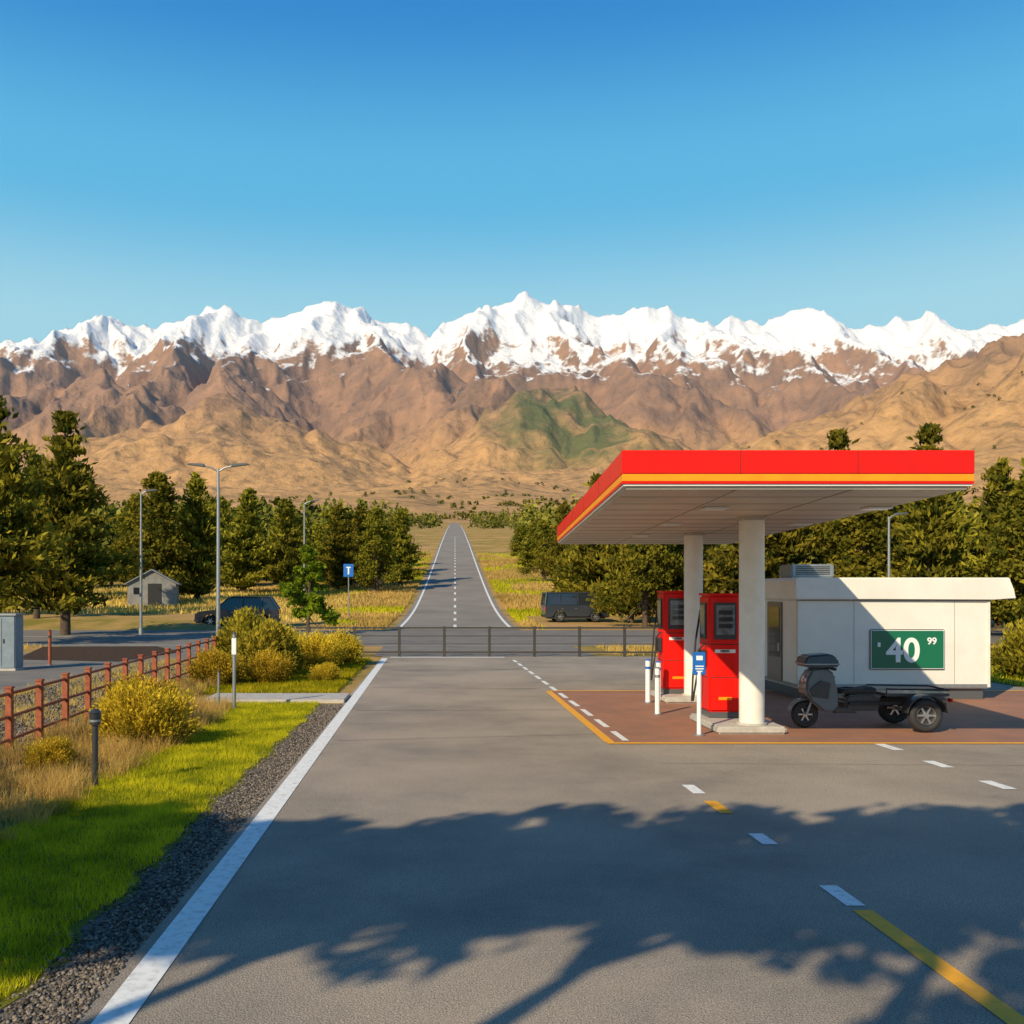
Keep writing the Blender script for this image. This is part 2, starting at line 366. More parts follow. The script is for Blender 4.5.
Hs=np.where(YM<900,base+(Hs-base)*sst(700,900,YM),Hs)
Hs-=sst(6300,7600,YM)*900
green=np.exp(-(((XM-430)/330)**2+((YM-2950)/420)**2))*1.4+np.exp(-(((XM+1500)/500)**2+((YM-3300)/300)**2))*.35
M_mtn=bpy.data.materials.new('mountain_rock_snow'); nt=nodes(M_mtn); N=nt.nodes; L=nt.links
out=N.new('ShaderNodeOutputMaterial'); bs=N.new('ShaderNodeBsdfPrincipled'); L.new(bs.outputs[0],out.inputs[0]); bs.inputs['Roughness'].default_value=.95; bs.inputs['Specular IOR Level'].default_value=.1
g=N.new('ShaderNodeNewGeometry'); sx=N.new('ShaderNodeSeparateXYZ'); L.new(g.outputs['Position'],sx.inputs[0]); sn=N.new('ShaderNodeSeparateXYZ'); L.new(g.outputs['Normal'],sn.inputs[0])
def nz(scale,det=6,rough=.6,stretch=None):
    n=N.new('ShaderNodeTexNoise'); n.inputs['Scale'].default_value=scale; n.inputs['Detail'].default_value=det; n.inputs['Roughness'].default_value=rough
    L.new(g.outputs['Position'],n.inputs['Vector'])
    return n.outputs[0]
def mth(op,a,b=None,c=None):
    n=N.new('ShaderNodeMath'); n.operation=op
    for i,v in enumerate((a,b,c)):
        if v is None: continue
        if hasattr(v,'links'): L.new(v,n.inputs[i])
        else: n.inputs[i].default_value=v
    return n.outputs[0]
def mr(v,a,b,c=0,d=1):
    n=N.new('ShaderNodeMapRange'); L.new(v,n.inputs[0])
    for i,q in enumerate((a,b,c,d)): n.inputs[i+1].default_value=q
    return n.outputs[0]
def mixc(f,a,b):
    n=N.new('ShaderNodeMix'); n.data_type='RGBA'; L.new(f,n.inputs[0])
    for i,v in ((6,a),(7,b)):
        if hasattr(v,'links'): L.new(v,n.inputs[i])
        else: n.inputs[i].default_value=(*v,1)
    return n.outputs[2]
z=sx.outputs[2]
n1=nz(.006,9,.62); n2=nz(.03,8,.65); n3=nz(.0022,5)
low=mixc(mr(n2,.4,.62),(.54,.31,.135),(.38,.22,.10))
rock=mixc(mr(n1,.35,.65),(.38,.22,.135),(.20,.13,.095))
zz=mth('ADD',z,mth('MULTIPLY',mth('SUBTRACT',n1,.5),320))
c=mixc(mr(zz,380,700),low,rock)
ag=N.new('ShaderNodeAttribute'); ag.attribute_name='green'
gf=mr(mth('MULTIPLY',ag.outputs['Fac'],mr(n1,.3,.6)),.2,1.0,0,.85)
c=mixc(gf,c,(.085,.12,.045))
c=mixc(mr(n2,.56,.66,0,.5),c,(.11,.10,.05))
sv=mth('ADD',z,mth('MULTIPLY',mth('SUBTRACT',n1,.5),660))
sv=mth('ADD',sv,mth('MULTIPLY',mth('SUBTRACT',n2,.5),560))
sv=mth('ADD',sv,mth('MULTIPLY',mth('SUBTRACT',n3,.5),350))
sv=mth('ADD',sv,mth('MULTIPLY',mth('SUBTRACT',sn.outputs[2],.64),850))
c=mixc(mr(sv,1200,1330),c,(.82,.83,.86))
L.new(c,bs.inputs['Base Color'])
bp=N.new('ShaderNodeBump'); bp.inputs['Strength'].default_value=.9; bp.inputs['Distance'].default_value=20; L.new(nz(.018,9,.6),bp.inputs['Height']); L.new(bp.outputs[0],bs.inputs['Normal'])
me=mesh_np('mountains',np.stack([XM,YM,Hs],-1).reshape(-1,3),gridfaces(len(Ym),len(tn)),[M_mtn],smooth=True,attrs={'green':green.ravel()})
obj('mountains',me)
# thin real haze filling the valley air
M_haze=bpy.data.materials.new('valley_haze'); nt=nodes(M_haze); o_=nt.nodes.new('ShaderNodeOutputMaterial'); vs=nt.nodes.new('ShaderNodeVolumeScatter'); vs.inputs['Color'].default_value=(.42,.68,1,1); vs.inputs['Density'].default_value=3.2e-5; vs.inputs['Anisotropy'].default_value=0; nt.links.new(vs.outputs[0],o_.inputs['Volume'])
part('atmospheric_haze',None,M_haze,lambda bm:box(bm,(500,4350,1450),(15000,6700,3100)))

# ------------------------------------------------------------ vegetation
def rand_unit(n,r):
    v=r.normal(size=(n,3)); return v/np.linalg.norm(v,axis=1,keepdims=True)
def leafquads(C,size,aspect,r,axis=None,spread=1.0):
    n=len(C)
    u=rand_unit(n,r)
    if axis is not None: u=axis+u*spread; u/=np.linalg.norm(u,axis=1,keepdims=True)
    w=np.cross(u,rand_unit(n,r)); w/=np.linalg.norm(w,axis=1,keepdims=True)+1e-9
    s=(size*r.uniform(.6,1.3,n))[:,None]
    a=u*s*aspect; b=w*s
    V=np.stack([C-a,C-a*.1+b,C+a,C-a*.1-b],1).reshape(-1,3)
    return V
def limb(Vl,Fl,pts,rad,seg=7):
    off=len(Vl); 
    for i,p in enumerate(pts):
        a=Vector(pts[max(i-1,0)]);b=Vector(pts[min(i+1,len(pts)-1)]); q=(b-a).to_track_quat('Z','Y')
        for t in range(seg):
            an=t*2*math.pi/seg; Vl.append(tuple(Vector(p)+q@Vector((rad[i]*math.cos(an),rad[i]*math.sin(an),0))))
    for i in range(len(pts)-1):
        for t in range(seg):
            Fl.append((off+i*seg+t,off+i*seg+(t+1)%seg,off+(i+1)*seg+(t+1)%seg,off+(i+1)*seg+t))
def finish_tree(name,Vl,Fl,LV,tint,leafm):
    nv=len(Vl); V=np.concatenate([np.array(Vl,float).reshape(-1,3),LV]); nl=len(LV)//4
    F=np.concatenate([np.array(Fl,int).reshape(-1,4),nv+np.arange(nl*4).reshape(-1,4)])
    mi=np.concatenate([np.zeros(len(Fl),int),np.ones(nl,int)])
    tt=np.concatenate([np.zeros(nv),np.repeat(tint,4)])
    return mesh_np(name,V,F,[M_bark,leafm],mi,tt)
def pine_mesh(name,h,Rr,seed,levels=26,per=26,ls=.16,low=.13,gap=.15,power=.8):
    r=np.random.default_rng(seed); Vl=[];Fl=[]
    lean=r.normal(0,.15,2)
    limb(Vl,Fl,[(0,0,-.3),(lean[0]*.3,lean[1]*.3,h*.35),(lean[0]*.7,lean[1]*.7,h*.7),(lean[0],lean[1],h*.985)],[h*.020,h*.015,h*.009,.012],9)
    C=[];A=[];T=[]
    for i in range(levels):
        t=(i+r.uniform(0,.8))/levels; zz=h*(low+(1-low)*t)
        rad=(Rr*((1-t)**power)*(1.0 if t>.12 else .65)+.12)*r.uniform(.75,1.15)
        nb=int(r.integers(4,7)) if t<.85 else 4
        a0=r.uniform(0,6.28)
        for b in range(nb):
            if r.random()<gap: continue
            an=a0+b*2*math.pi/nb+r.normal(0,.25); rl=rad*r.uniform(.55,1.25)
            dz=(-.05+.5*t)+r.normal(0,.10)
            d=np.array([math.cos(an),math.sin(an),dz])
            st=np.array([lean[0]*zz/h,lean[1]*zz/h,zz])
            end=st+d*rl; end[2]+=.15*rl
            limb(Vl,Fl,[tuple(st),tuple((st+end)/2+np.array([0,0,-.04*rl])),tuple(end)],[.018*h*.18+.008,.012,.005],4)
            nc=max(2,int(rl/.42)); 
            for c_ in range(nc):
                ct=r.uniform(0,1)
                s=(.25+.8*(c_+r.uniform(-.3,.3))/nc)
                p=st+(end-st)*s; sp=.13+.13*rl*(.35+.65*s)*.6
                pts=p+r.normal(0,1,(per,3))*np.array([sp,sp,sp*.62])
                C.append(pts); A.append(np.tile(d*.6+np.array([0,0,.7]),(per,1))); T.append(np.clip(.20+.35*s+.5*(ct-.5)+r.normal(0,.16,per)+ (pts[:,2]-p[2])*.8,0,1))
    C=np.concatenate(C);A=np.concatenate(A);T=np.concatenate(T)
    return finish_tree(name,Vl,Fl,leafquads(C,ls*.42,2.6,r,A,.8),T,M_pine)
def broad_mesh(name,h,Rr,seed,nl=26,per=330,ls=.15,low=.22,leafm=None,shape='round',top=.93):
    r=np.random.default_rng(seed); Vl=[];Fl=[]
    limb(Vl,Fl,[(0,0,-.3),(.05,.03,h*.25),(.1,-.05,h*.55),(.05,0,h*.85)],[h*.022,h*.016,h*.010,.02],9)
    C=[];T=[]
    for i in range(nl):
        t=(i+.5)/nl; zz=h*(low+(top-low)*t)
        if shape=='round': rp=Rr*math.sqrt(max(.05,1-(2*t-.85)**2*.8))
        elif shape=='flat': rp=Rr
        else: rp=Rr*(1-t)**.65+.15
        an=i*2.4+r.normal(0,.4); q=r.uniform(.35,.85); c=np.array([math.cos(an)*rp*q,math.sin(an)*rp*q,zz])
        lr=Rr*r.uniform(.24,.42)*(1 if shape!='cone' else (.55+.6*(1-t)))
        limb(Vl,Fl,[(0.08,0,max(h*.18,zz-rp*.9)),tuple(c*np.array([.5,.5,1])-np.array([0,0,rp*.25])),tuple(c)],[h*.008,h*.005,.01],5)
        ns=9; dirs=rand_unit(ns,r); dirs[:,2]=np.abs(dirs[:,2])*1.0-.25
        for dd in dirs:
            cc=c+dd*lr*r.uniform(.55,1.05); m=per//ns
            p=cc+r.normal(0,1,(m,3))*lr*np.array([.27,.27,.2])
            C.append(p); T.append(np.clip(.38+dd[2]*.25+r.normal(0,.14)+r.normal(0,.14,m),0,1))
    C=np.concatenate(C);T=np.concatenate(T)
    return finish_tree(name,Vl,Fl,leafquads(C,ls*.6,1.5,r),T,leafm or M_leaf)
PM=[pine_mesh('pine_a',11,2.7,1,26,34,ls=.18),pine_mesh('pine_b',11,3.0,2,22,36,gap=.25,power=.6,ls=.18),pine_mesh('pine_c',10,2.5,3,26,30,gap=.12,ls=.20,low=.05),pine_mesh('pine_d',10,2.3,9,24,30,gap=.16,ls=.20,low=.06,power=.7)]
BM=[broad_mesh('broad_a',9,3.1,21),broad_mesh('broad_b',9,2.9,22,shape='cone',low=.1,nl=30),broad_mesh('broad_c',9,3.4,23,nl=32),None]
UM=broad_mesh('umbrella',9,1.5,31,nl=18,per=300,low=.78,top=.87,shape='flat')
def tree(kind,i,X,Y,h,rz=None,wid=1.0):
    if kind=='u': return obj('broadleaf_tree',UM,loc=(X,Y,0),rz=rng.uniform(0,6.28),s=(wid,wid,h/9))
    if kind=='b' and i==3: kind='p'; wid=min(wid,1.15); h*=1.06
    ms=PM if kind=='p' else BM; h0={0:11,1:11,2:10,3:10}[i] if kind=='p' else 9
    s=h/h0
    return obj('pine_tree' if kind=='p' else 'broadleaf_tree',ms[i],loc=(X,Y,float(gz(X,Y))-.05),rz=rng.uniform(0,6.28) if rz is None else rz,s=(s*wid,s*wid,s))
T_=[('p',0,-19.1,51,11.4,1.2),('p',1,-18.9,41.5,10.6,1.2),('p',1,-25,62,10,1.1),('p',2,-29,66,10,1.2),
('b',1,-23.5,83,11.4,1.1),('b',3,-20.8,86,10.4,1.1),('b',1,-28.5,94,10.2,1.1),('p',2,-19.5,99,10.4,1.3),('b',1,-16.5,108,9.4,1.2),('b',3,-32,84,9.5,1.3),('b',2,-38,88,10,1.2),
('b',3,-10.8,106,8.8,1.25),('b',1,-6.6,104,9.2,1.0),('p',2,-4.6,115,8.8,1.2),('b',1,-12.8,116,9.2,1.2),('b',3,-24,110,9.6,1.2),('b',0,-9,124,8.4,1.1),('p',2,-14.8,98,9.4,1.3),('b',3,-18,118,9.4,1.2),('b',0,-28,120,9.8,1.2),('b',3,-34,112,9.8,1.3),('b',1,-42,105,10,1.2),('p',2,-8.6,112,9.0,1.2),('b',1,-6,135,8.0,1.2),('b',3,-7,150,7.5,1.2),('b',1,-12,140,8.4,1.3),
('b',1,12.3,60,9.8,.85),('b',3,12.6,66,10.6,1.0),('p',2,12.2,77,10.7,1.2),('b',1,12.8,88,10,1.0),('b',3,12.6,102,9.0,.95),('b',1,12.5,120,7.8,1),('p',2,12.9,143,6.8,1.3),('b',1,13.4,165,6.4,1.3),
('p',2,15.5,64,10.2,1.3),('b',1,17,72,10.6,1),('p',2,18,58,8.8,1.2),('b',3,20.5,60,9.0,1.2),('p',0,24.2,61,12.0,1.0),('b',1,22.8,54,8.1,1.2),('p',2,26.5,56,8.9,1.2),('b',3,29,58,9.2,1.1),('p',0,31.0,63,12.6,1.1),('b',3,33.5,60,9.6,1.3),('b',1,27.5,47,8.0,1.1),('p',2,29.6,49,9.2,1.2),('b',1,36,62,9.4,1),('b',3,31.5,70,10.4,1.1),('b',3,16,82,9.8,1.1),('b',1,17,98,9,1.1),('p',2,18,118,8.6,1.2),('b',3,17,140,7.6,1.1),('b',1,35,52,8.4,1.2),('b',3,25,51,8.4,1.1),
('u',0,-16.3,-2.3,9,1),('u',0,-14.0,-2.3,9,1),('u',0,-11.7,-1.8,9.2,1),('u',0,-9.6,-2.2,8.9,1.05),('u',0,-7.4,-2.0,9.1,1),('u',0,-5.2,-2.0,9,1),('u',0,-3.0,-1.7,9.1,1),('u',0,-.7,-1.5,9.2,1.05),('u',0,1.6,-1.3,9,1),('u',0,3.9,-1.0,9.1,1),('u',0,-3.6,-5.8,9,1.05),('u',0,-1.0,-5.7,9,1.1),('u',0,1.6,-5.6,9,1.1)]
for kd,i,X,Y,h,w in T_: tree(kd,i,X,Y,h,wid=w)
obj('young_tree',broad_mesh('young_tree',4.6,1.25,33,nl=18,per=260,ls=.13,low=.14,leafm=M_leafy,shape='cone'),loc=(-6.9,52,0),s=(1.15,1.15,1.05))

def woodland(name,P,seed,n=80):
    r=np.random.default_rng(seed); C=[];T=[];S=[]
    for (x,y,h,w) in P:
        z0=float(gz(x,y)); con=r.random()<.8
        t=r.random(n)**1.1; a=r.uniform(0,6.28,n)
        prof=(1-t)**.75 if con else np.sqrt(np.clip(1-(2*t-.8)**2*.65,0,1))
        rad=w*prof*np.sqrt(r.uniform(.3,1,n))*r.uniform(.8,1.15,n)
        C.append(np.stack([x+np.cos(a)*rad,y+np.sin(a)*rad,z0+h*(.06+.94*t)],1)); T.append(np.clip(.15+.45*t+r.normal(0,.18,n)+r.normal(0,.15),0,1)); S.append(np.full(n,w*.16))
    C=np.concatenate(C);T=np.concatenate(T);S=np.concatenate(S)
    LV=leafquads(C,1.0,1.3,r)
    LV=LV.reshape(-1,4,3); LV=C[:,None,:]+(LV-C[:,None,:])*S[:,None,None]
    LV=LV.reshape(-1,3)
    obj(name,mesh_np(name,LV,np.arange(len(LV)).reshape(-1,4),[M_forest],tint=np.repeat(T,4)))
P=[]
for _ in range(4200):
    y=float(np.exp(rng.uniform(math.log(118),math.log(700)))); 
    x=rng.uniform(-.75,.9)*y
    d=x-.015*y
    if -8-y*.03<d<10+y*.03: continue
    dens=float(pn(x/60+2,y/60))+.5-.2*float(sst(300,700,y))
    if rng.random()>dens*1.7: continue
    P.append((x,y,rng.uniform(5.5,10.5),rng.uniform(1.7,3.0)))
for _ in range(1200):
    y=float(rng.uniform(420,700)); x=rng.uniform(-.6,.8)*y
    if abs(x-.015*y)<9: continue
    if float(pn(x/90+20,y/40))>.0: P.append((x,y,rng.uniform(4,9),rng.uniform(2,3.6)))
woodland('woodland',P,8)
P=[]
for _ in range(3400):
    y=float(np.exp(rng.uniform(math.log(720),math.log(2300)))); x=rng.uniform(-.6,.8)*y
    if float(pn(x/220+20,y/120))+float(pn(x/60,y/60))*.5>.14 : P.append((x,y,rng.uniform(2.5,6),rng.uniform(3,6)))
def woodland2(name,P):
    r=np.random.default_rng(3);n=22;C=[];T=[]
    for (x,y,h,w) in P:
        ri=min(np.searchsorted(Ym,y),len(Ym)-1); ci=min(max(np.searchsorted(tn,x/y),0),len(tn)-1); z0=Hs[ri,ci]
        a=r.uniform(0,6.28,n); t=r.random(n); rad=w*np.sqrt(1-t*.8)*r.uniform(.3,1,n)
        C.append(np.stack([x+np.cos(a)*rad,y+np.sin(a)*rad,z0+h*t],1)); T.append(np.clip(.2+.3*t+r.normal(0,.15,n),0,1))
    C=np.concatenate(C);T=np.concatenate(T); LV=leafquads(C,1.3,1.2,r)
    obj(name,mesh_np(name,LV,np.arange(len(LV)).reshape(-1,4),[M_forest],tint=np.repeat(T,4)))
woodland2('valley_scrub',P)

def bush_mesh(name,w,h,seed,n=9000,ls=.03,m=None):
    r=np.random.default_rng(seed); ns=60; C=[];A=[];T=[]; Vl=[];Fl=[]
    for i in range(ns):
        a=r.uniform(0,6.28); q=math.sqrt(r.random()); top=np.array([math.cos(a)*q*w/2,math.sin(a)*q*w/2,h*(1-.55*q*q)*r.uniform(.6,1.15)])
        bs_=np.array([top[0]*.25,top[1]*.25,0]); limb(Vl,Fl,[tuple(bs_),tuple((bs_+top)/2+np.array([0,0,h*.08])),tuple(top)],[.012,.008,.003],4)
        k=n//ns; s=r.random(k)**.55; p=bs_+(top-bs_)*s[:,None]+r.normal(0,1,(k,3))*w*.05
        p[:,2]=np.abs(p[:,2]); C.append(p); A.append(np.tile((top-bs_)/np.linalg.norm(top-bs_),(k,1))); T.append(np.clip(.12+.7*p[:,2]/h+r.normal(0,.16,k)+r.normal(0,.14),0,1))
    return finish_tree(name,Vl,Fl,leafquads(np.concatenate(C),ls,2.6,r,np.concatenate(A),.7),np.concatenate(T),m)
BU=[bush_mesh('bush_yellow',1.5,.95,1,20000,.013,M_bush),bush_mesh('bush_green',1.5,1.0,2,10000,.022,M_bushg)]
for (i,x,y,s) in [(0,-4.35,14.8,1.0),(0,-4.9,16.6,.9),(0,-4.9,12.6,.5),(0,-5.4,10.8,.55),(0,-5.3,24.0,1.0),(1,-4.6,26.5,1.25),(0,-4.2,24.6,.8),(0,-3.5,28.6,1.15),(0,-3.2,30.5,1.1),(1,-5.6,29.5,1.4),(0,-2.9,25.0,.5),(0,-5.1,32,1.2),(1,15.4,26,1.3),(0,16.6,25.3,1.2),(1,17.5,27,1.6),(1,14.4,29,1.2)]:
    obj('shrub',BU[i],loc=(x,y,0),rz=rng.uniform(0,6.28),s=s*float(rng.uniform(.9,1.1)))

def blades(name,x,y,hmin,hmax,w,m,seed,zf=0.0,lean=.35,tintn=3.):
    r=np.random.default_rng(seed); n=len(x); h=r.uniform(hmin,hmax,n)*(1+.35*fbm(x*1.5,y*1.5,2)); a=r.uniform(0,6.28,n)
    dx=np.cos(a)*w;dy=np.sin(a)*w; lx=r.normal(0,lean,n)*h; ly=r.normal(0,lean,n)*h
    z=np.full(n,zf)
    V=np.stack([np.stack([x-dx,y-dy,z],1),np.stack([x+dx,y+dy,z],1),np.stack([x+lx,y+ly,z+h],1)],1).reshape(-1,3)
    t=np.clip(.5+.7*fbm(x*tintn*.5,y*tintn*.5,3)+r.normal(0,.16,n),0,1)
    obj(name,mesh_np(name,V,np.arange(3*n).reshape(-1,3),[m],tint=np.repeat(t,3)))
r=rng
n=150000; x=r.uniform(-4.4,-2.32,n); y=4+16.3*r.random(n)**1.35
keep=(x<-2.42+.14*fbm(y*1.7+30,np.full(n,7.7),3))&(x>-4.2+.3*fbm(y*.9,x*.1,2)); blades('lawn_grass',x[keep],y[keep],.025,.07,.0035,M_grass,1,.006)
n=45000; x=r.uniform(-5.7,-2.3,n); y=r.uniform(22,33,n); blades('lawn_grass_far',x,y,.04,.12,.009,M_grass,2,.006)
n=70000; tx=r.uniform(-6.3,-3.9,1500); ty=6+25*r.random(1500)**1.2; k_=r.integers(0,1500,n); x=tx[k_]+r.normal(0,.07,n); y=ty[k_]+r.normal(0,.07,n)
kp=(y<20.1)|(x<-5.2); blades('dry_grass',x[kp],y[kp],.08,.30,.0035,M_dry,3,0,.4)
n=14000; tx=r.uniform(-9.5,-6.2,500); ty=r.uniform(8,32,500); k_=r.integers(0,500,n); blades('bank_grass',tx[k_]+r.normal(0,.08,n),ty[k_]+r.normal(0,.08,n),.06,.22,.005,M_dry,4,0,.4)
def blades_t(name,x,y,hmin,hmax,w,m,seed):
    r=np.random.default_rng(seed); n=len(x); h=r.uniform(hmin,hmax,n); z=gz(x,y); a=r.uniform(0,6.28,n); dx=np.cos(a)*w;dy=np.sin(a)*w
    V=np.stack([np.stack([x-dx,y-dy,z],1),np.stack([x+dx,y+dy,z],1),np.stack([x+r.normal(0,.3,n)*h,y+r.normal(0,.3,n)*h,z+h],1)],1).reshape(-1,3)
    t=np.clip(.5+.5*fbm(x*.12,y*.12,3)+r.normal(0,.2,n),0,1); obj(name,mesh_np(name,V,np.arange(3*n).reshape(-1,3),[m],tint=np.repeat(t,3)))
n=60000; y=np.exp(r.uniform(math.log(58),math.log(190),n)); sd=np.where(r.random(n)<.5,-1,1); x=.015*y+sd*(4.2+r.random(n)**1.4*16)
ok=~((y<74)&((x>6.2)|(x<-7))); x=x[ok];y=y[ok]
half=pn(x/9,y/14)>.12
blades_t('verge_grass',x[half],y[half],.12,.3,.05,M_grass,5); blades_t('verge_dry_grass',x[~half],y[~half],.12,.35,.05,M_dry,6)
n=30000; y=r.uniform(35,40.8,n); x=r.uniform(-40,45,n); kp=((x<-3)&((x>-5.5)|(x<-16)))|(x>6.2); blades_t('roadside_grass',x[kp],y[kp],.06,.22,.02,M_dry,7)
n=22000; y=r.uniform(23.5,34,n); x=r.uniform(13.8,40,n); blades_t('island_grass',x,y,.06,.2,.015,M_grass,9)
poly('lawn_island',[(13.7,23.2),(45,23.2),(45,34.5),(13.7,34.5)],.016,M_lawn)
n=30000; y=r.uniform(67,110,n); x=r.uniform(-60,-8,n); blades_t('field_grass',x,y,.15,.45,.05,M_dry,10)
def stones(name,x,y,smin,smax,seed):
    r=np.random.default_rng(seed); n=len(x); s=r.uniform(smin,smax,n)
    O=np.array([[1,0,0],[0,1,0],[-1,0,0],[0,-1,0],[0,0,.7],[0,0,-.5]],float); Fo=np.array([[0,1,4],[1,2,4],[2,3,4],[3,0,4],[1,0,5],[2,1,5],[3,2,5],[0,3,5]])
    V=O[None]*s[:,None,None]*r.uniform(.6,1.3,(n,6,1)); a=r.uniform(0,6.28,n); ca=np.cos(a)[:,None];sa=np.sin(a)[:,None]
    X=V[:,:,0]*ca-V[:,:,1]*sa+x[:,None]; Y_=V[:,:,0]*sa+V[:,:,1]*ca+y[:,None]; Z_=V[:,:,2]+s[:,None]*.25+.006
    V=np.stack([X,Y_,Z_],-1).reshape(-1,3); F=(Fo[None]+np.arange(n)[:,None,None]*6).reshape(-1,3)
    obj(name,mesh_np(name,V,F,[M_stone],tint=np.repeat(r.random(n)**1.3,6)))
n=16000; y=4+16*r.random(n)**1.5; x=-1.93-np.abs(r.normal(0,.24,n)); kp=x>-2.75; stones('gravel',x[kp],y[kp],.006,.022,1)
n=14000; y=r.uniform(9,31,n); x=r.uniform(-9.2,-5.6,n); stones('bank_gravel',x,y,.015,.05,2)

# ------------------------------------------------------------ filling station canopy
st=empty('filling_station_canopy')
Q=[(2.12,11.65),(6.23,11.65),(7.5,25.8),(3.02,25.8)]
def quadprism(bm,z0,z1,grow):
    cx=sum(p[0] for p in Q)/4; cy=sum(p[1] for p in Q)/4
    A=[];B=[]
    for x,y in Q:
        x+=grow*(1 if x>cx else -1); y+=grow*(1 if y>cy else -1)
        A.append(bm.verts.new((x,y,z0)));B.append(bm.verts.new((x,y,z1)))
    bm.faces.new(A[::-1]);bm.faces.new(B)
    for i in range(4): bm.faces.new((A[i],A[(i+1)%4],B[(i+1)%4],B[i]))
part('red_fascia',st,M_red,lambda bm:quadprism(bm,3.655,3.93,0),bevel=.008)
part('orange_band',st,M_orange,lambda bm:quadprism(bm,3.57,3.652,-.004),bevel=.003)
part('lower_red_band',st,M_red,lambda bm:quadprism(bm,3.54,3.567,-.002))
part('drip_edge',st,M_offw,lambda bm:quadprism(bm,3.515,3.538,-.02))
part('soffit',st,M_soffit,lambda bm:quadprism(bm,3.48,3.513,-.06))
part('fascia_joints',st,M_dark,lambda bm:[box(bm,(x,11.649,3.79),(.004,.004,.27)) for x in (3.5,4.87)]+[box(bm,(2.12+(yy-11.65)*.0636,yy,3.79),(.004,.006,.27)) for yy in (14.5,17.3,20.1,22.9)])
def seams(bm):
    for i in range(1,14):
        y=11.65+i*1.02; l=2.22+(y-11.65)*.0636; rr_=6.13+(y-11.65)*.09; box(bm,((l+rr_)/2,y,3.478),(rr_-l,.014,.006))
    for q in (.33,.66):
        a=(2.12+4.11*q,11.72); b=(3.02+4.48*q,25.7); tubep(bm,[(a[0],a[1],3.477),(b[0],b[1],3.477)],.006,4)
part('soffit_seams',st,M_seam,seams)
M_lamp=pmat('canopy_light_lens',(.75,.75,.72),rough=.3)
def lights(bm):
    for yy in (14.25,17.75,21.25): 
        for xx in (3.9,6.2): box(bm,(xx+(yy-14)*.05,yy,3.462),(.34,.34,.03))
part('recessed_lights',st,M_lamp,lights,bevel=.005)
def cols(bm):
    cyl(bm,(5.05,16.2,.12),(5.05,16.2,3.48),.20,seg=40); cyl(bm,(5.22,20.6,.12),(5.22,20.6,3.48),.19,seg=40)
part('columns',st,M_col,cols,smooth=True)
def collars(bm):
    cyl(bm,(5.05,16.2,.10),(5.05,16.2,.16),.24,seg=40); cyl(bm,(5.22,20.6,.10),(5.22,20.6,.16),.23,seg=40)
    cyl(bm,(5.05,16.2,3.42),(5.05,16.2,3.478),.23,seg=40); cyl(bm,(5.22,20.6,3.42),(5.22,20.6,3.478),.22,seg=40)
part('column_collars',st,M_conc,collars,smooth=True)
part('pump_island',st,M_conc,lambda bm:(box(bm,(4.95,16.75,.07),(1.1,1.8,.12)),box(bm,(5.15,20.95,.07),(1.2,1.5,.12))),bevel=.03)

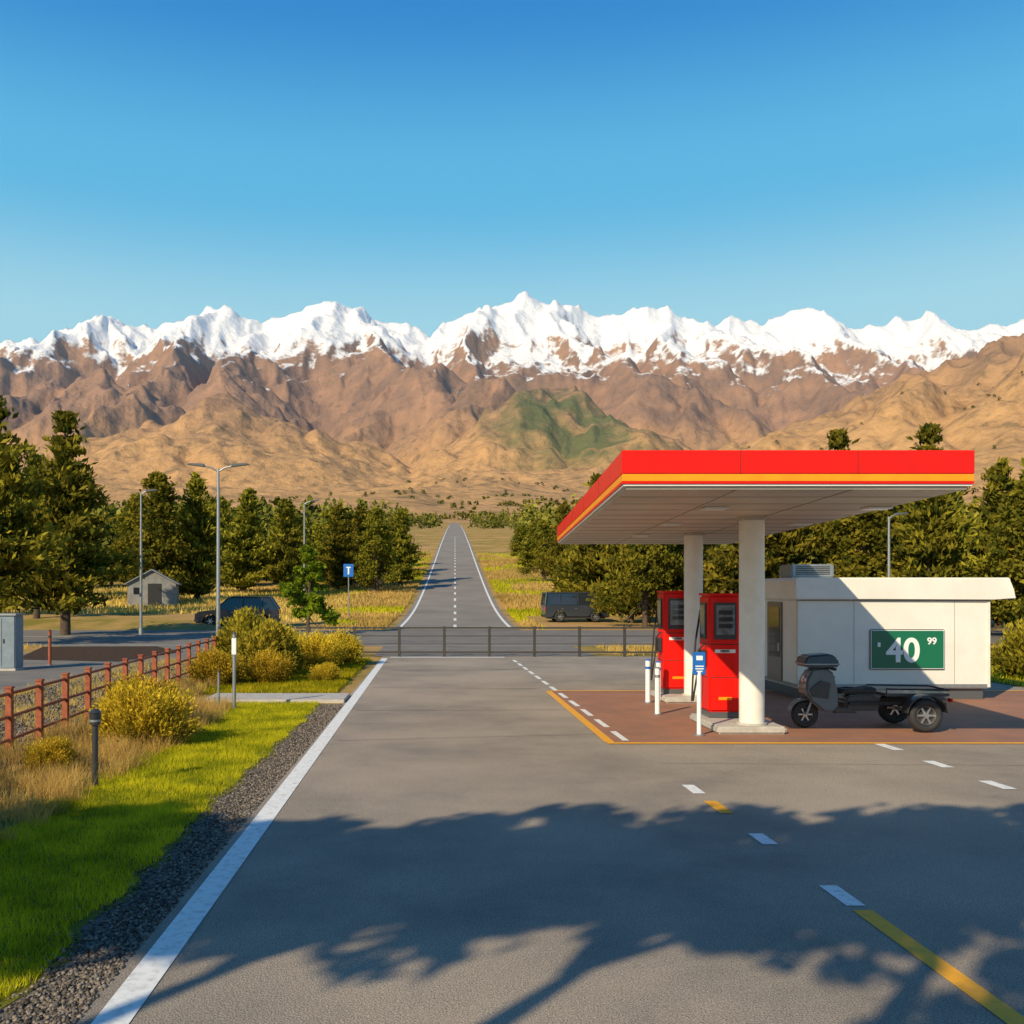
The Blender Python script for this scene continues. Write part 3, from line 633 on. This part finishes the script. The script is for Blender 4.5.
# ------------------------------------------------------------ fuel pumps
def text_mesh(body,size,depth=.004):
    cu=bpy.data.curves.new('t','FONT'); cu.body=body; cu.size=size; cu.extrude=depth; cu.align_x='CENTER'; cu.align_y='CENTER'; cu.offset=size*.022
    o=bpy.data.objects.new('t',cu); sc.collection.objects.link(o); dg=bpy.context.evaluated_depsgraph_get(); dg.update()
    me=bpy.data.meshes.new_from_object(o.evaluated_get(dg)); bpy.data.objects.remove(o); return me
def textobj(name,body,size,loc,m,parent,rz=0):
    me=text_mesh(body,size); me.materials.clear(); me.materials.append(m)
    o=bpy.data.objects.new(name,me); o.rotation_euler=(R(90),0,rz); o.location=loc; return link(o,parent)
def pump(X,Y,w,h=2.1):
    e=empty('fuel_pump',(X,Y,.13)); d=.62
    part('plinth',e,M_grey,lambda bm:box(bm,(0,0,.05),(w*.96,d*.96,.10)),bevel=.008)
    part('cabinet',e,M_red,lambda bm:box(bm,(0,0,.10+(h-.10)/2),(w,d,h-.1)),bevel=.035,seg=3,smooth=True)
    f=-d/2
    part('display_frame',e,M_black,lambda bm:(box(bm,(0,f-.008,h*.79),(w*.68,.03,h*.30)),box(bm,(-w/2-.008,0,h*.79),(.03,d*.62,h*.30))),bevel=.008)
    part('display',e,M_lcd,lambda bm:(box(bm,(0,f-.026,h*.80),(w*.56,.01,h*.24)),box(bm,(-w/2-.026,0,h*.80),(.01,d*.5,h*.24))),bevel=.003)
    part('price_windows',e,M_glass,lambda bm:[box(bm,(0,f-.034,h*(.86-.055*q)),(w*.42,.008,h*.035)) for q in range(3)])
    part('panel_gap',e,M_dark,lambda bm:(box(bm,(0,f-.001,h*.60),(w*.9,.006,.012)),box(bm,(0,f-.001,h*.33),(w*.9,.006,.010)),box(bm,(-w/2-.001,0,h*.60),(.006,d*.86,.012)),box(bm,(-w/2-.001,0,h*.33),(.006,d*.86,.01))))
    part('label_plate',e,M_signw,lambda bm:box(bm,(0,f-.004,h*.545),(w*.62,.008,.06)),bevel=.002)
    textobj('label_text','DIESEL',.055,(0,f-.012,h*.545),M_dark,e)
    part('lower_badge',e,M_orange,lambda bm:box(bm,(0,f-.004,h*.16),(w*.4,.008,.05)),bevel=.002)
    part('nozzle_holster',e,M_black,lambda bm:box(bm,(-w/2-.05,-.12,h*.48),(.09,.16,.30)),bevel=.015)
    part('nozzle',e,M_black,lambda bm:(cyl(bm,(-w/2-.12,-.12,h*.42),(-w/2-.12,-.12,h*.55),.022),cyl(bm,(-w/2-.12,-.12,h*.55),(-w/2-.05,-.18,h*.60),.016)),smooth=True)
    part('hose',e,M_dark,lambda bm:tubep(bm,[(-w/2-.12,-.12,h*.42),(-w/2-.17,-.15,h*.30),(-w/2-.20,-.05,h*.13),(-w/2-.18,.10,h*.12),(-w/2-.14,.20,h*.3),(-w/2-.08,.24,h*.62),(-w/2,.22,h*.88)],.018),smooth=True)
    part('top_cap',e,M_red,lambda bm:box(bm,(0,0,h+.015),(w*1.04,d*1.04,.04)),bevel=.01)
    return e
pump(4.83,17.25,.56,2.08); pump(4.98,21.2,.62,2.12)

e=empty('payment_notice',(4.08,15.75,.012))
part('post',e,M_signw,lambda bm:cyl(bm,(0,0,0),(0,0,1.0),.035),smooth=True)
part('base_plate',e,M_steel,lambda bm:cyl(bm,(0,0,0),(0,0,.02),.09),smooth=True)
part('blue_board',e,M_blue,lambda bm:box(bm,(0,-.0,1.13),(.20,.05,.36)),bevel=.012)
part('white_icon',e,M_signw,lambda bm:(box(bm,(0,-.028,1.22),(.10,.006,.07)),box(bm,(0,-.028,1.09),(.13,.006,.018)),box(bm,(0,-.028,1.05),(.13,.006,.018)),box(bm,(0,-.028,1.01),(.09,.006,.018))))
def bollard(x,y,h,r,m,capm,name='bollard'):
    e=empty(name,(x,y,.01))
    part('shaft',e,m,lambda bm:cyl(bm,(0,0,0),(0,0,h),r),smooth=True)
    part('cap',e,capm,lambda bm:(cyl(bm,(0,0,h),(0,0,h+r*.6),r*1.12,r*.7),cyl(bm,(0,0,h*.80),(0,0,h*.86),r*1.05)),smooth=True)
    part('foot',e,M_steel,lambda bm:cyl(bm,(0,0,0),(0,0,.02),r*1.9),smooth=True)
bollard(4.22,20.3,.86,.05,M_signw,M_blue); bollard(4.5,20.6,.80,.05,M_signw,M_blue)
bollard(3.1+.9,18.4,.85,.045,M_signw,M_steel)
e=empty('path_light',(-4.0,11.6,0))
part('post',e,M_black,lambda bm:cyl(bm,(0,0,0),(0,0,.74),.035),smooth=True)
part('head',e,M_black,lambda bm:(cyl(bm,(0,0,.74),(0,0,.88),.06,.07),cyl(bm,(0,0,.88),(0,0,.92),.078,.03)),smooth=True)
part('lens',e,M_steel,lambda bm:cyl(bm,(0,0,.775),(0,0,.80),.0665),smooth=True)
e=empty('marker_post',(-3.95,19.2,0))
part('post',e,M_steel,lambda bm:cyl(bm,(0,0,0),(0,0,1.45),.035),smooth=True)
part('reflector',e,M_signw,lambda bm:box(bm,(0,-.02,1.22),(.09,.03,.32)),bevel=.008)
part('cap',e,M_black,lambda bm:cyl(bm,(0,0,1.45),(0,0,1.5),.042,.02),smooth=True)
e=empty('marker_post',(-4.25,19.2,0)); 
part('post',e,M_steel,lambda bm:cyl(bm,(0,0,0),(0,0,.72),.022),smooth=True); part('cap',e,M_black,lambda bm:cyl(bm,(0,0,.72),(0,0,.75),.03,.015),smooth=True)

# ------------------------------------------------------------ kiosk trailer building
k=empty('white_kiosk_building',(0,0,0))
x0,x1,y0,y1=7.46,11.5,20.9,24.2
part('skirt',k,M_grey,lambda bm:box(bm,((x0+x1)/2,(y0+y1)/2,.14),(x1-x0-.2,y1-y0-.2,.26)))
part('walls',k,M_offw,lambda bm:box(bm,((x0+x1)/2,(y0+y1)/2,1.17),(x1-x0,y1-y0,1.86)),bevel=.03,smooth=True)
def roofp(bm):
    prism_xz(bm,[(x0-.06,2.103),(x1+.02,2.103),(x1+.50,2.12),(x1+.42,2.30),(x1+.36,2.56),(x0-.02,2.56),(x0-.08,2.50)],y0-.10,y1+.10)
part('roof_cap',k,M_offw,roofp,bevel=.02,smooth=True)
part('roof_trim',k,M_seam,lambda bm:box(bm,((x0+x1)/2,y0-.02,2.09),(x1-x0+.02,.05,.02)))
part('sill_trim',k,M_steel,lambda bm:(box(bm,((x0+x1)/2,y0-.006,.30),(x1-x0,.02,.07)),box(bm,(x0-.006,(y0+y1)/2,.30),(.02,y1-y0,.07))))
part('panel_joints',k,M_seam,lambda bm:[box(bm,(xx,y0-.001,1.2),(.008,.004,1.74)) for xx in (8.65,10.75)])
part('rooftop_unit',k,M_steel,lambda bm:box(bm,(8.2,22.4,2.72),(.95,.8,.30)),bevel=.03)
part('rooftop_grille',k,M_dark,lambda bm:[box(bm,(8.2,21.995,2.65+.04*q),(.75,.012,.016)) for q in range(5)])
part('door',k,M_grey,lambda bm:box(bm,(x0-.012,22.25,1.17),(.03,.95,1.74)),bevel=.006)
part('door_glass',k,M_glass,lambda bm:box(bm,(x0-.03,22.25,1.38),(.012,.68,1.1)))
part('door_handle',k,M_chrome,lambda bm:box(bm,(x0-.05,21.88,1.05),(.04,.03,.18)))
part('corner_posts',k,M_col,lambda bm:[box(bm,(xx,y0-.008,1.17),(.06,.02,1.80)) for xx in (x0+.04,x1-.04)])
e=empty('price_sign',(9.75,20.87,1.06))
part('border',e,M_signw,lambda bm:box(bm,(0,0,0),(1.56,.03,.84)),bevel=.02)
part('green_panel',e,M_green,lambda bm:box(bm,(0,-.02,0),(1.50,.012,.78)),bevel=.005)
textobj('price_text','40',.70,(-.10,-.032,-.04),M_signw,e); textobj('price_cents','99',.20,(.50,-.032,.17),M_signw,e)
part('dot',e,M_signw,lambda bm:box(bm,(-.60,-.03,.10),(.06,.008,.09)),bevel=.002)

# ------------------------------------------------------------ three wheel cargo scooter
s=empty('cargo_scooter',(0,0,.014))
YC=16.6
def wheel(parent,x,y,r_,w,nm):
    part(nm+'_tyre',parent,M_dark,lambda bm:torus(bm,(x,y,r_),r_*.76,r_*.24,n=36,m=12,flat=w/(r_*.48)),smooth=True)
    part(nm+'_rim',parent,M_chrome,lambda bm:(torus(bm,(x,y,r_),r_*.54,r_*.06,n=30,m=8,flat=w/(r_*.14)),cyl(bm,(x,y-w*.40,r_),(x,y+w*.40,r_),r_*.16)),smooth=True)
    def sp(bm):
        for q in range(6):
            a=q*math.pi/3; M_=Matrix.Translation((x,y,r_))@Matrix.Rotation(-a,4,'Y'); bmesh.ops.create_cube(bm,size=1,matrix=M_@Matrix.Translation((r_*.3,0,0))@Matrix.Diagonal((r_*.5,w*.5,r_*.11,1)))
    part(nm+'_spokes',parent,M_chrome,sp)
    part(nm+'_disc',parent,M_dark,lambda bm:cyl(bm,(x,y-w*.1,r_),(x,y+w*.1,r_),r_*.54),smooth=True)
wheel(s,6.05,YC,.225,.11,'front_wheel'); wheel(s,7.78,16.05,.275,.17,'near_rear_wheel'); wheel(s,7.78,17.15,.275,.17,'far_rear_wheel')
part('rear_axle',s,M_steel,lambda bm:cyl(bm,(7.78,16.05,.275),(7.78,17.15,.275),.03),smooth=True)
part('fork',s,M_steel,lambda bm:[(cyl(bm,(6.05,YC+q,.225),(6.27,YC+q,.82),.022)) for q in (-.085,.085)],smooth=True)
def arcf(bm,cx,cz,r_,y0,y1,a0,a1,n=12,th=.015):
    pr=[(cx+r_*math.cos(R(a0+(a1-a0)*i/n)),cz+r_*math.sin(R(a0+(a1-a0)*i/n))) for i in range(n+1)]
    pi=[(cx+(r_-th)*math.cos(R(a0+(a1-a0)*i/n)),cz+(r_-th)*math.sin(R(a0+(a1-a0)*i/n))) for i in range(n+1)]
    prism_xz(bm,pr+pi[::-1],y0,y1)
part('front_mudguard',s,M_grey,lambda bm:arcf(bm,6.05,.225,.27,YC-.085,YC+.085,25,165),smooth=True)
part('front_fairing',s,M_grey,lambda bm:prism_xz(bm,[(6.08,.46),(6.00,.62),(6.02,.80),(6.12,.99),(6.36,1.02),(6.50,.90),(6.48,.66),(6.56,.42),(6.48,.28),(6.30,.28)],YC-.21,YC+.21,top=(.75,1.02,.07)),bevel=.035,seg=3,smooth=True)
part('headlamp',s,M_chrome,lambda bm:sph(bm,(6.06,YC-.02,.80),.085,(.7,1.5,.9)),smooth=True)
part('side_flash',s,M_black,lambda bm:prism_xz(bm,[(6.10,.54),(6.06,.66),(6.24,.80),(6.40,.76),(6.36,.50)],YC-.222,YC-.205),bevel=.004)
part('handlebar',s,M_dark,lambda bm:(cyl(bm,(6.40,YC-.34,1.0),(6.40,YC+.34,1.0),.018),cyl(bm,(6.41,YC-.38,1.0),(6.41,YC-.24,1.0),.026),cyl(bm,(6.41,YC+.24,1.0),(6.41,YC+.38,1.0),.026)),smooth=True)
part('top_case',s,M_black,lambda bm:prism_xz(bm,[(5.98,1.02),(5.97,1.12),(6.04,1.21),(6.42,1.24),(6.53,1.16),(6.55,1.02)],YC-.24,YC+.24,top=(1.05,1.25,.05)),bevel=.03,seg=3,smooth=True)
part('case_band',s,M_steel,lambda bm:box(bm,(6.26,YC,1.07),(.585,.492,.02)),bevel=.006)
part('floorboard',s,M_black,lambda bm:prism_xz(bm,[(6.46,.26),(6.46,.36),(6.76,.36),(6.85,.26)],YC-.2,YC+.2),bevel=.02,smooth=True)
part('seat_body',s,M_black,lambda bm:prism_xz(bm,[(6.68,.30),(6.64,.46),(6.70,.56),(7.05,.58),(7.25,.50),(7.2,.30)],YC-.19,YC+.19),bevel=.03,smooth=True)
part('seat',s,M_dark,lambda bm:prism_xz(bm,[(6.58,.58),(6.60,.66),(6.80,.64),(6.95,.66),(7.14,.70),(7.2,.62),(7.16,.57)],YC-.17,YC+.17),bevel=.03,seg=3,smooth=True)
part('chassis',s,M_dark,lambda bm:(box(bm,(7.45,YC-.22,.43),(1.5,.05,.06)),box(bm,(7.45,YC+.22,.43),(1.5,.05,.06)),box(bm,(8.15,YC,.43),(.06,.9,.06)),box(bm,(7.2,YC,.43),(.06,.5,.06))),bevel=.006)
part('cargo_deck',s,M_black,lambda bm:box(bm,(7.74,YC,.585),(1.05,.78,.05)),bevel=.012)
part('deck_rail',s,M_dark,lambda bm:(tubep(bm,[(7.24,YC-.38,.61),(7.24,YC-.38,.68),(8.26,YC-.38,.66),(8.28,YC+.38,.66),(7.24,YC+.38,.68)],.014)),smooth=True)
part('rear_mudguards',s,M_black,lambda bm:(arcf(bm,7.78,.275,.335,15.94,16.17,8,172),arcf(bm,7.78,.275,.335,17.04,17.27,8,172)),smooth=True)
part('tail_lamp',s,M_red,lambda bm:box(bm,(8.29,16.25,.50),(.03,.12,.06)),bevel=.005)

# ------------------------------------------------------------ fences
f=empty('rust_rail_fence')
ys=[7.0+1.15*i for i in range(21)]
fx=lambda y:-5.75-.034*(y-7)
part('posts',f,M_rust,lambda bm:[box(bm,(fx(y),y,.46),(.09,.09,.94)) for y in ys],bevel=.006)
part('post_caps',f,M_rust,lambda bm:[box(bm,(fx(y),y,.945),(.11,.11,.03)) for y in ys],bevel=.006)
part('rails',f,M_rust,lambda bm:[cyl(bm,(fx(7)+.0,7,zq),(fx(30),30,zq),.024,seg=8) for zq in (.22,.54,.86)],smooth=True)
f=empty('black_rail_fence')
xs=[-7.6+1.55*i for i in range(31)]
part('posts',f,M_fblack,lambda bm:[box(bm,(x,34.4,.52),(.09,.09,1.06)) for x in xs],bevel=.006)
part('rails',f,M_fblack,lambda bm:[box(bm,(-7.6+23.25,34.4,zq),(46.5,.035,hh)) for zq,hh in ((1.0,.06),(.72,.03),(.44,.03),(.16,.06))])

# ------------------------------------------------------------ street furniture
def lamp(X,Y,h,arms=2,arm=.75,r0=.085):
    e=empty('street_lamp',(X,Y,float(gz(X,Y))))
    part('pole',e,M_steel,lambda bm:cyl(bm,(0,0,0),(0,0,h),r0,r0*.55,seg=16),smooth=True)
    part('base',e,M_steel,lambda bm:cyl(bm,(0,0,0),(0,0,.35),r0*1.5,r0*1.3),smooth=True)
    for i,sg in enumerate((1,-1)[:arms]):
        part('arm_%d'%(i+1),e,M_steel,lambda bm:tubep(bm,[(0,0,h-.12),(sg*arm*.4,0,h+.02),(sg*arm,0,h+.10)],.03),smooth=True)
        part('lantern_%d'%(i+1),e,M_grey,lambda bm:prism_xz(bm,[(sg*arm*.85,h+.05),(sg*(arm+.55),h+.13),(sg*(arm+.5),h+.19),(sg*arm*.9,h+.17)],-.09,.09),bevel=.015,smooth=True)
lamp(-7.85,35.4,6.6,2,.55); lamp(-9.5,70,8.2,1,.5); lamp(-7.2,105,7.2,1,.5); lamp(-15.4,51.5,7.3,1,.3); lamp(20.2,45,5.6,1,.3)
def sign(X,Y,h,shape='rect',m=None):
    e=empty('traffic_sign',(X,Y,float(gz(X,Y))))
    part('post',e,M_steel,lambda bm:cyl(bm,(0,0,0),(0,0,h),.04),smooth=True)
    part('plate',e,m,lambda bm:box(bm,(0,-.06,h-.45),(.7,.03,.9)),bevel=.01)
    part('arrow',e,M_signw,lambda bm:(box(bm,(0,-.08,h-.5),(.1,.006,.45)),box(bm,(0,-.08,h-.24),(.3,.006,.08))))
sign(-6.4,70,3.9,'rect',M_blue)
e=empty('utility_cabinet',(-12.45,28.7,0))
part('body',e,pmat('cabinet_blue_grey',(.22,.27,.31),(.17,.21,.25),scale=4,rough=.5),lambda bm:box(bm,(0,0,.82),(.75,.6,1.5)),bevel=.02)
part('roof',e,M_steel,lambda bm:box(bm,(0,0,1.60),(.85,.7,.06)),bevel=.01); part('door_seam',e,M_dark,lambda bm:(box(bm,(0,-.302,.82),(.012,.006,1.35)),box(bm,(.06,-.31,.85),(.03,.02,.12)))); part('foot',e,M_conc,lambda bm:box(bm,(0,0,.035),(.8,.65,.07)))
bollard(-11.9,30.5,1.05,.05,M_rust,M_black)
e=empty('farm_shed',(-22.6,79,float(gz(-22.6,79))),R(12))
M_shed=pmat('weathered_cladding',(.30,.28,.25),(.20,.19,.18),scale=2,rough=.8); M_roof=pmat('corrugated_roof',(.30,.31,.32),(.22,.23,.24),scale=1,rough=.5,metal=.3)
part('walls',e,M_shed,lambda bm:prism_xz(bm,[(-1.8,0),(-1.8,1.7),(0,2.7),(1.8,1.7),(1.8,0)],-2.2,2.2))
part('roof',e,M_roof,lambda bm:(prism_xz(bm,[(-2.05,1.59),(-2.05,1.68),(0,2.83),(0,2.73)],-2.4,2.4),prism_xz(bm,[(2.05,1.59),(2.05,1.68),(0.002,2.83),(0.002,2.73)],-2.4,2.4)))
part('door',e,M_dark,lambda bm:box(bm,(.2,-2.21,.85),(1.0,.06,1.7))); part('window',e,M_glass,lambda bm:box(bm,(-1.1,-2.21,1.15),(.5,.06,.5)))

# ------------------------------------------------------------ vehicles
def vehicle(name,X,Y,rz,L_,H_,paint,van=False):
    e=empty(name,(X,Y,float(gz(X,Y))+.012),rz); W=1.9; h=L_/2
    r_=.36; wf=-h+.92; wr=h-.98
    def archprof(cx): return [(cx+.45*math.cos(R(a)),max(.28,r_+.45*math.sin(R(a)))) for a in range(180,-1,-20)]
    bot=[(-h+.05,.28)]+archprof(wf)+archprof(wr)+[(h-.04,.28)]
    if van:
        body=bot+[(h,.5),(h,1.12),(-h+.25,1.12),(-h+.02,.85),(-h,.55)]
        cab=[(-h+.30,1.12),(-h+.95,H_-.14),(-h+1.25,H_-.06),(h-.12,H_-.06),(h-.01,1.12)]
    else:
        body=bot+[(h,.5),(h-.02,1.05),(-h+1.25,1.05),(-h+.25,.94),(-h+.03,.78),(-h,.5)]
        cab=[(-h+1.22,1.05),(-h+1.95,H_-.12),(-h+2.3,H_-.05),(h-.55,H_-.07),(h-.06,1.05)]
    part('body',e,paint,lambda bm:prism_xz(bm,body,-W/2,W/2),bevel=.025,smooth=True)
    part('glasshouse',e,M_glass,lambda bm:prism_xz(bm,cab,-W/2+.05,W/2-.05,top=(1.05,H_,.18)),smooth=False)
    zt=H_-.05; xs0=cab[2][0]-.12; xs1=cab[3][0]+.05
    part('roof',e,paint,lambda bm:box(bm,((xs0+xs1)/2,0,zt+.0),(xs1-xs0,W-.42,.09)),bevel=.03,smooth=True)
    def pillars(bm):
        for sg in (-1,1):
            yb=sg*(W/2-.04); yt=sg*(W/2-.21)
            tubep(bm,[(cab[0][0],yb,cab[0][1]),(cab[1][0],yt,cab[1][1]),(cab[2][0],yt,zt)],.045,6); tubep(bm,[(cab[4][0],yb,cab[4][1]),(cab[3][0],yt,zt)],.07,6)
            for q in (.36,.66): 
                xx=cab[0][0]+(cab[4][0]-cab[0][0])*(q+.08); tubep(bm,[(xx,yb,1.05),(xx+.03,yt,zt)],.045,6)
            tubep(bm,[(xs0,yt,zt),(xs1,yt,zt)],.05,6)
    part('pillars',e,paint,pillars,smooth=True)
    if van: part('rear_panel',e,paint,lambda bm:[box(bm,(h*.42,sg*(W/2-.105),1.38),(L_*.42,.05,.5),Matrix.Rotation(sg*.28,4,'X')) for sg in (-1,1)],bevel=.01)
    part('sill',e,M_dark,lambda bm:(box(bm,(0,0,.27),(L_-.5,W-.15,.10)),box(bm,(-h+.02,0,.42),(.10,W-.1,.16)),box(bm,(h-.02,0,.42),(.10,W-.1,.16))),bevel=.02)
    part('headlamps',e,M_chrome,lambda bm:[box(bm,(-h+.06,sg*.72,.74),(.14,.34,.13)) for sg in (-1,1)],bevel=.02)
    part('tail_lamps',e,M_red,lambda bm:[box(bm,(h-.03,sg*.80,.88),(.08,.2,.26)) for sg in (-1,1)],bevel=.02)
    part('mirrors',e,M_black,lambda bm:[box(bm,(cab[0][0]+.35,sg*(W/2+.08),1.10),(.12,.16,.13)) for sg in (-1,1)],bevel=.02)
    part('door_seams',e,M_dark,lambda bm:[box(bm,(xx,sg*(W/2+.001),.70),(.012,.006,.62)) for sg in (-1,1) for xx in (-h+1.45,-h+2.45,-h+3.35)])
    part('handles',e,M_chrome,lambda bm:[box(bm,(xx,sg*(W/2+.012),.90),(.16,.02,.025)) for sg in (-1,1) for xx in (-h+2.25,-h+3.15)])
    for i,(xx,yy) in enumerate([(wf,-W/2+.11),(wr,-W/2+.11),(wf,W/2-.11),(wr,W/2-.11)]): wheel(e,xx,yy,r_,.22,'wheel_%d'%(i+1))
    return e
M_navy=pmat('dark_blue_car_paint',(.020,.026,.042),rough=.22,coat=.9); M_vanp=pmat('dark_grey_van_paint',(.030,.036,.046),rough=.28,coat=.7)
vehicle('parked_suv',-12.3,61.0,R(6),5.0,1.85,M_navy)
vehicle('parked_van',9.1,67.5,R(183),4.3,2.0,M_vanp,van=True)

# ------------------------------------------------------------ light, sky, camera
el=R(30); az=(.60,.80)
sd=Vector((az[0]*math.cos(el),az[1]*math.cos(el),-math.sin(el))).normalized()
sun=bpy.data.lights.new('sun','SUN'); sun.energy=5.0; sun.angle=R(.5); sun.color=(1,.86,.60)
so=bpy.data.objects.new('sun',sun); so.rotation_euler=sd.to_track_quat('-Z','Y').to_euler(); so.location=(-20,-30,30); link(so)
w=bpy.data.worlds.new('World'); sc.world=w; w.use_nodes=True; nt=w.node_tree; nt.nodes.clear()
sky=nt.nodes.new('ShaderNodeTexSky'); sky.sky_type='NISHITA'; sky.sun_disc=False; sky.sun_elevation=el; sky.sun_rotation=math.atan2(-az[0],-az[1]); sky.air_density=1.0; sky.dust_density=1.0; sky.ozone_density=2.0; sky.altitude=600
hs=nt.nodes.new('ShaderNodeHueSaturation'); hs.inputs['Saturation'].default_value=1.25; hs.inputs['Hue'].default_value=.49; hs.inputs['Value'].default_value=1.0
tc=nt.nodes.new('ShaderNodeTexCoord'); sxyz=nt.nodes.new('ShaderNodeSeparateXYZ'); nt.links.new(tc.outputs['Generated'],sxyz.inputs[0])
rp=nt.nodes.new('ShaderNodeValToRGB'); nt.links.new(sxyz.outputs[2],rp.inputs[0])
cr=rp.color_ramp; cr.interpolation='EASE'
stops=[(0.0,(.60,.76,.82)),(.24,(.36,.70,.86)),(.37,(.08,.47,.82)),(.52,(.000,.21,.64)),(.9,(.003,.06,.27))]
cr.elements[0].position=0; cr.elements[0].color=(*stops[0][1],1); cr.elements[1].position=.9; cr.elements[1].color=(*stops[4][1],1)
for p,c_ in stops[1:4]:
    e_=cr.elements.new(p); e_.color=(*c_,1)
vm=nt.nodes.new('ShaderNodeVectorMath'); vm.operation='SCALE'; vm.inputs['Scale'].default_value=1/.13; nt.links.new(rp.outputs[0],vm.inputs[0])
mx=nt.nodes.new('ShaderNodeMix'); mx.data_type='RGBA'; mx.inputs[0].default_value=.92
bg=nt.nodes.new('ShaderNodeBackground'); bg.inputs[1].default_value=.13; ow=nt.nodes.new('ShaderNodeOutputWorld')
nt.links.new(sky.outputs[0],hs.inputs['Color']); nt.links.new(hs.outputs[0],mx.inputs[6]); nt.links.new(vm.outputs[0],mx.inputs[7]); nt.links.new(mx.outputs[2],bg.inputs[0]); nt.links.new(bg.outputs[0],ow.inputs[0])
cam=bpy.data.cameras.new('camera'); cam.sensor_width=36; cam.lens=35.16; cam.shift_x=.0703; cam.shift_y=.0762; cam.clip_start=.1; cam.clip_end=30000
co=bpy.data.objects.new('camera',cam); co.location=(0,0,2.3); co.rotation_euler=(R(90),0,0); link(co); sc.camera=co
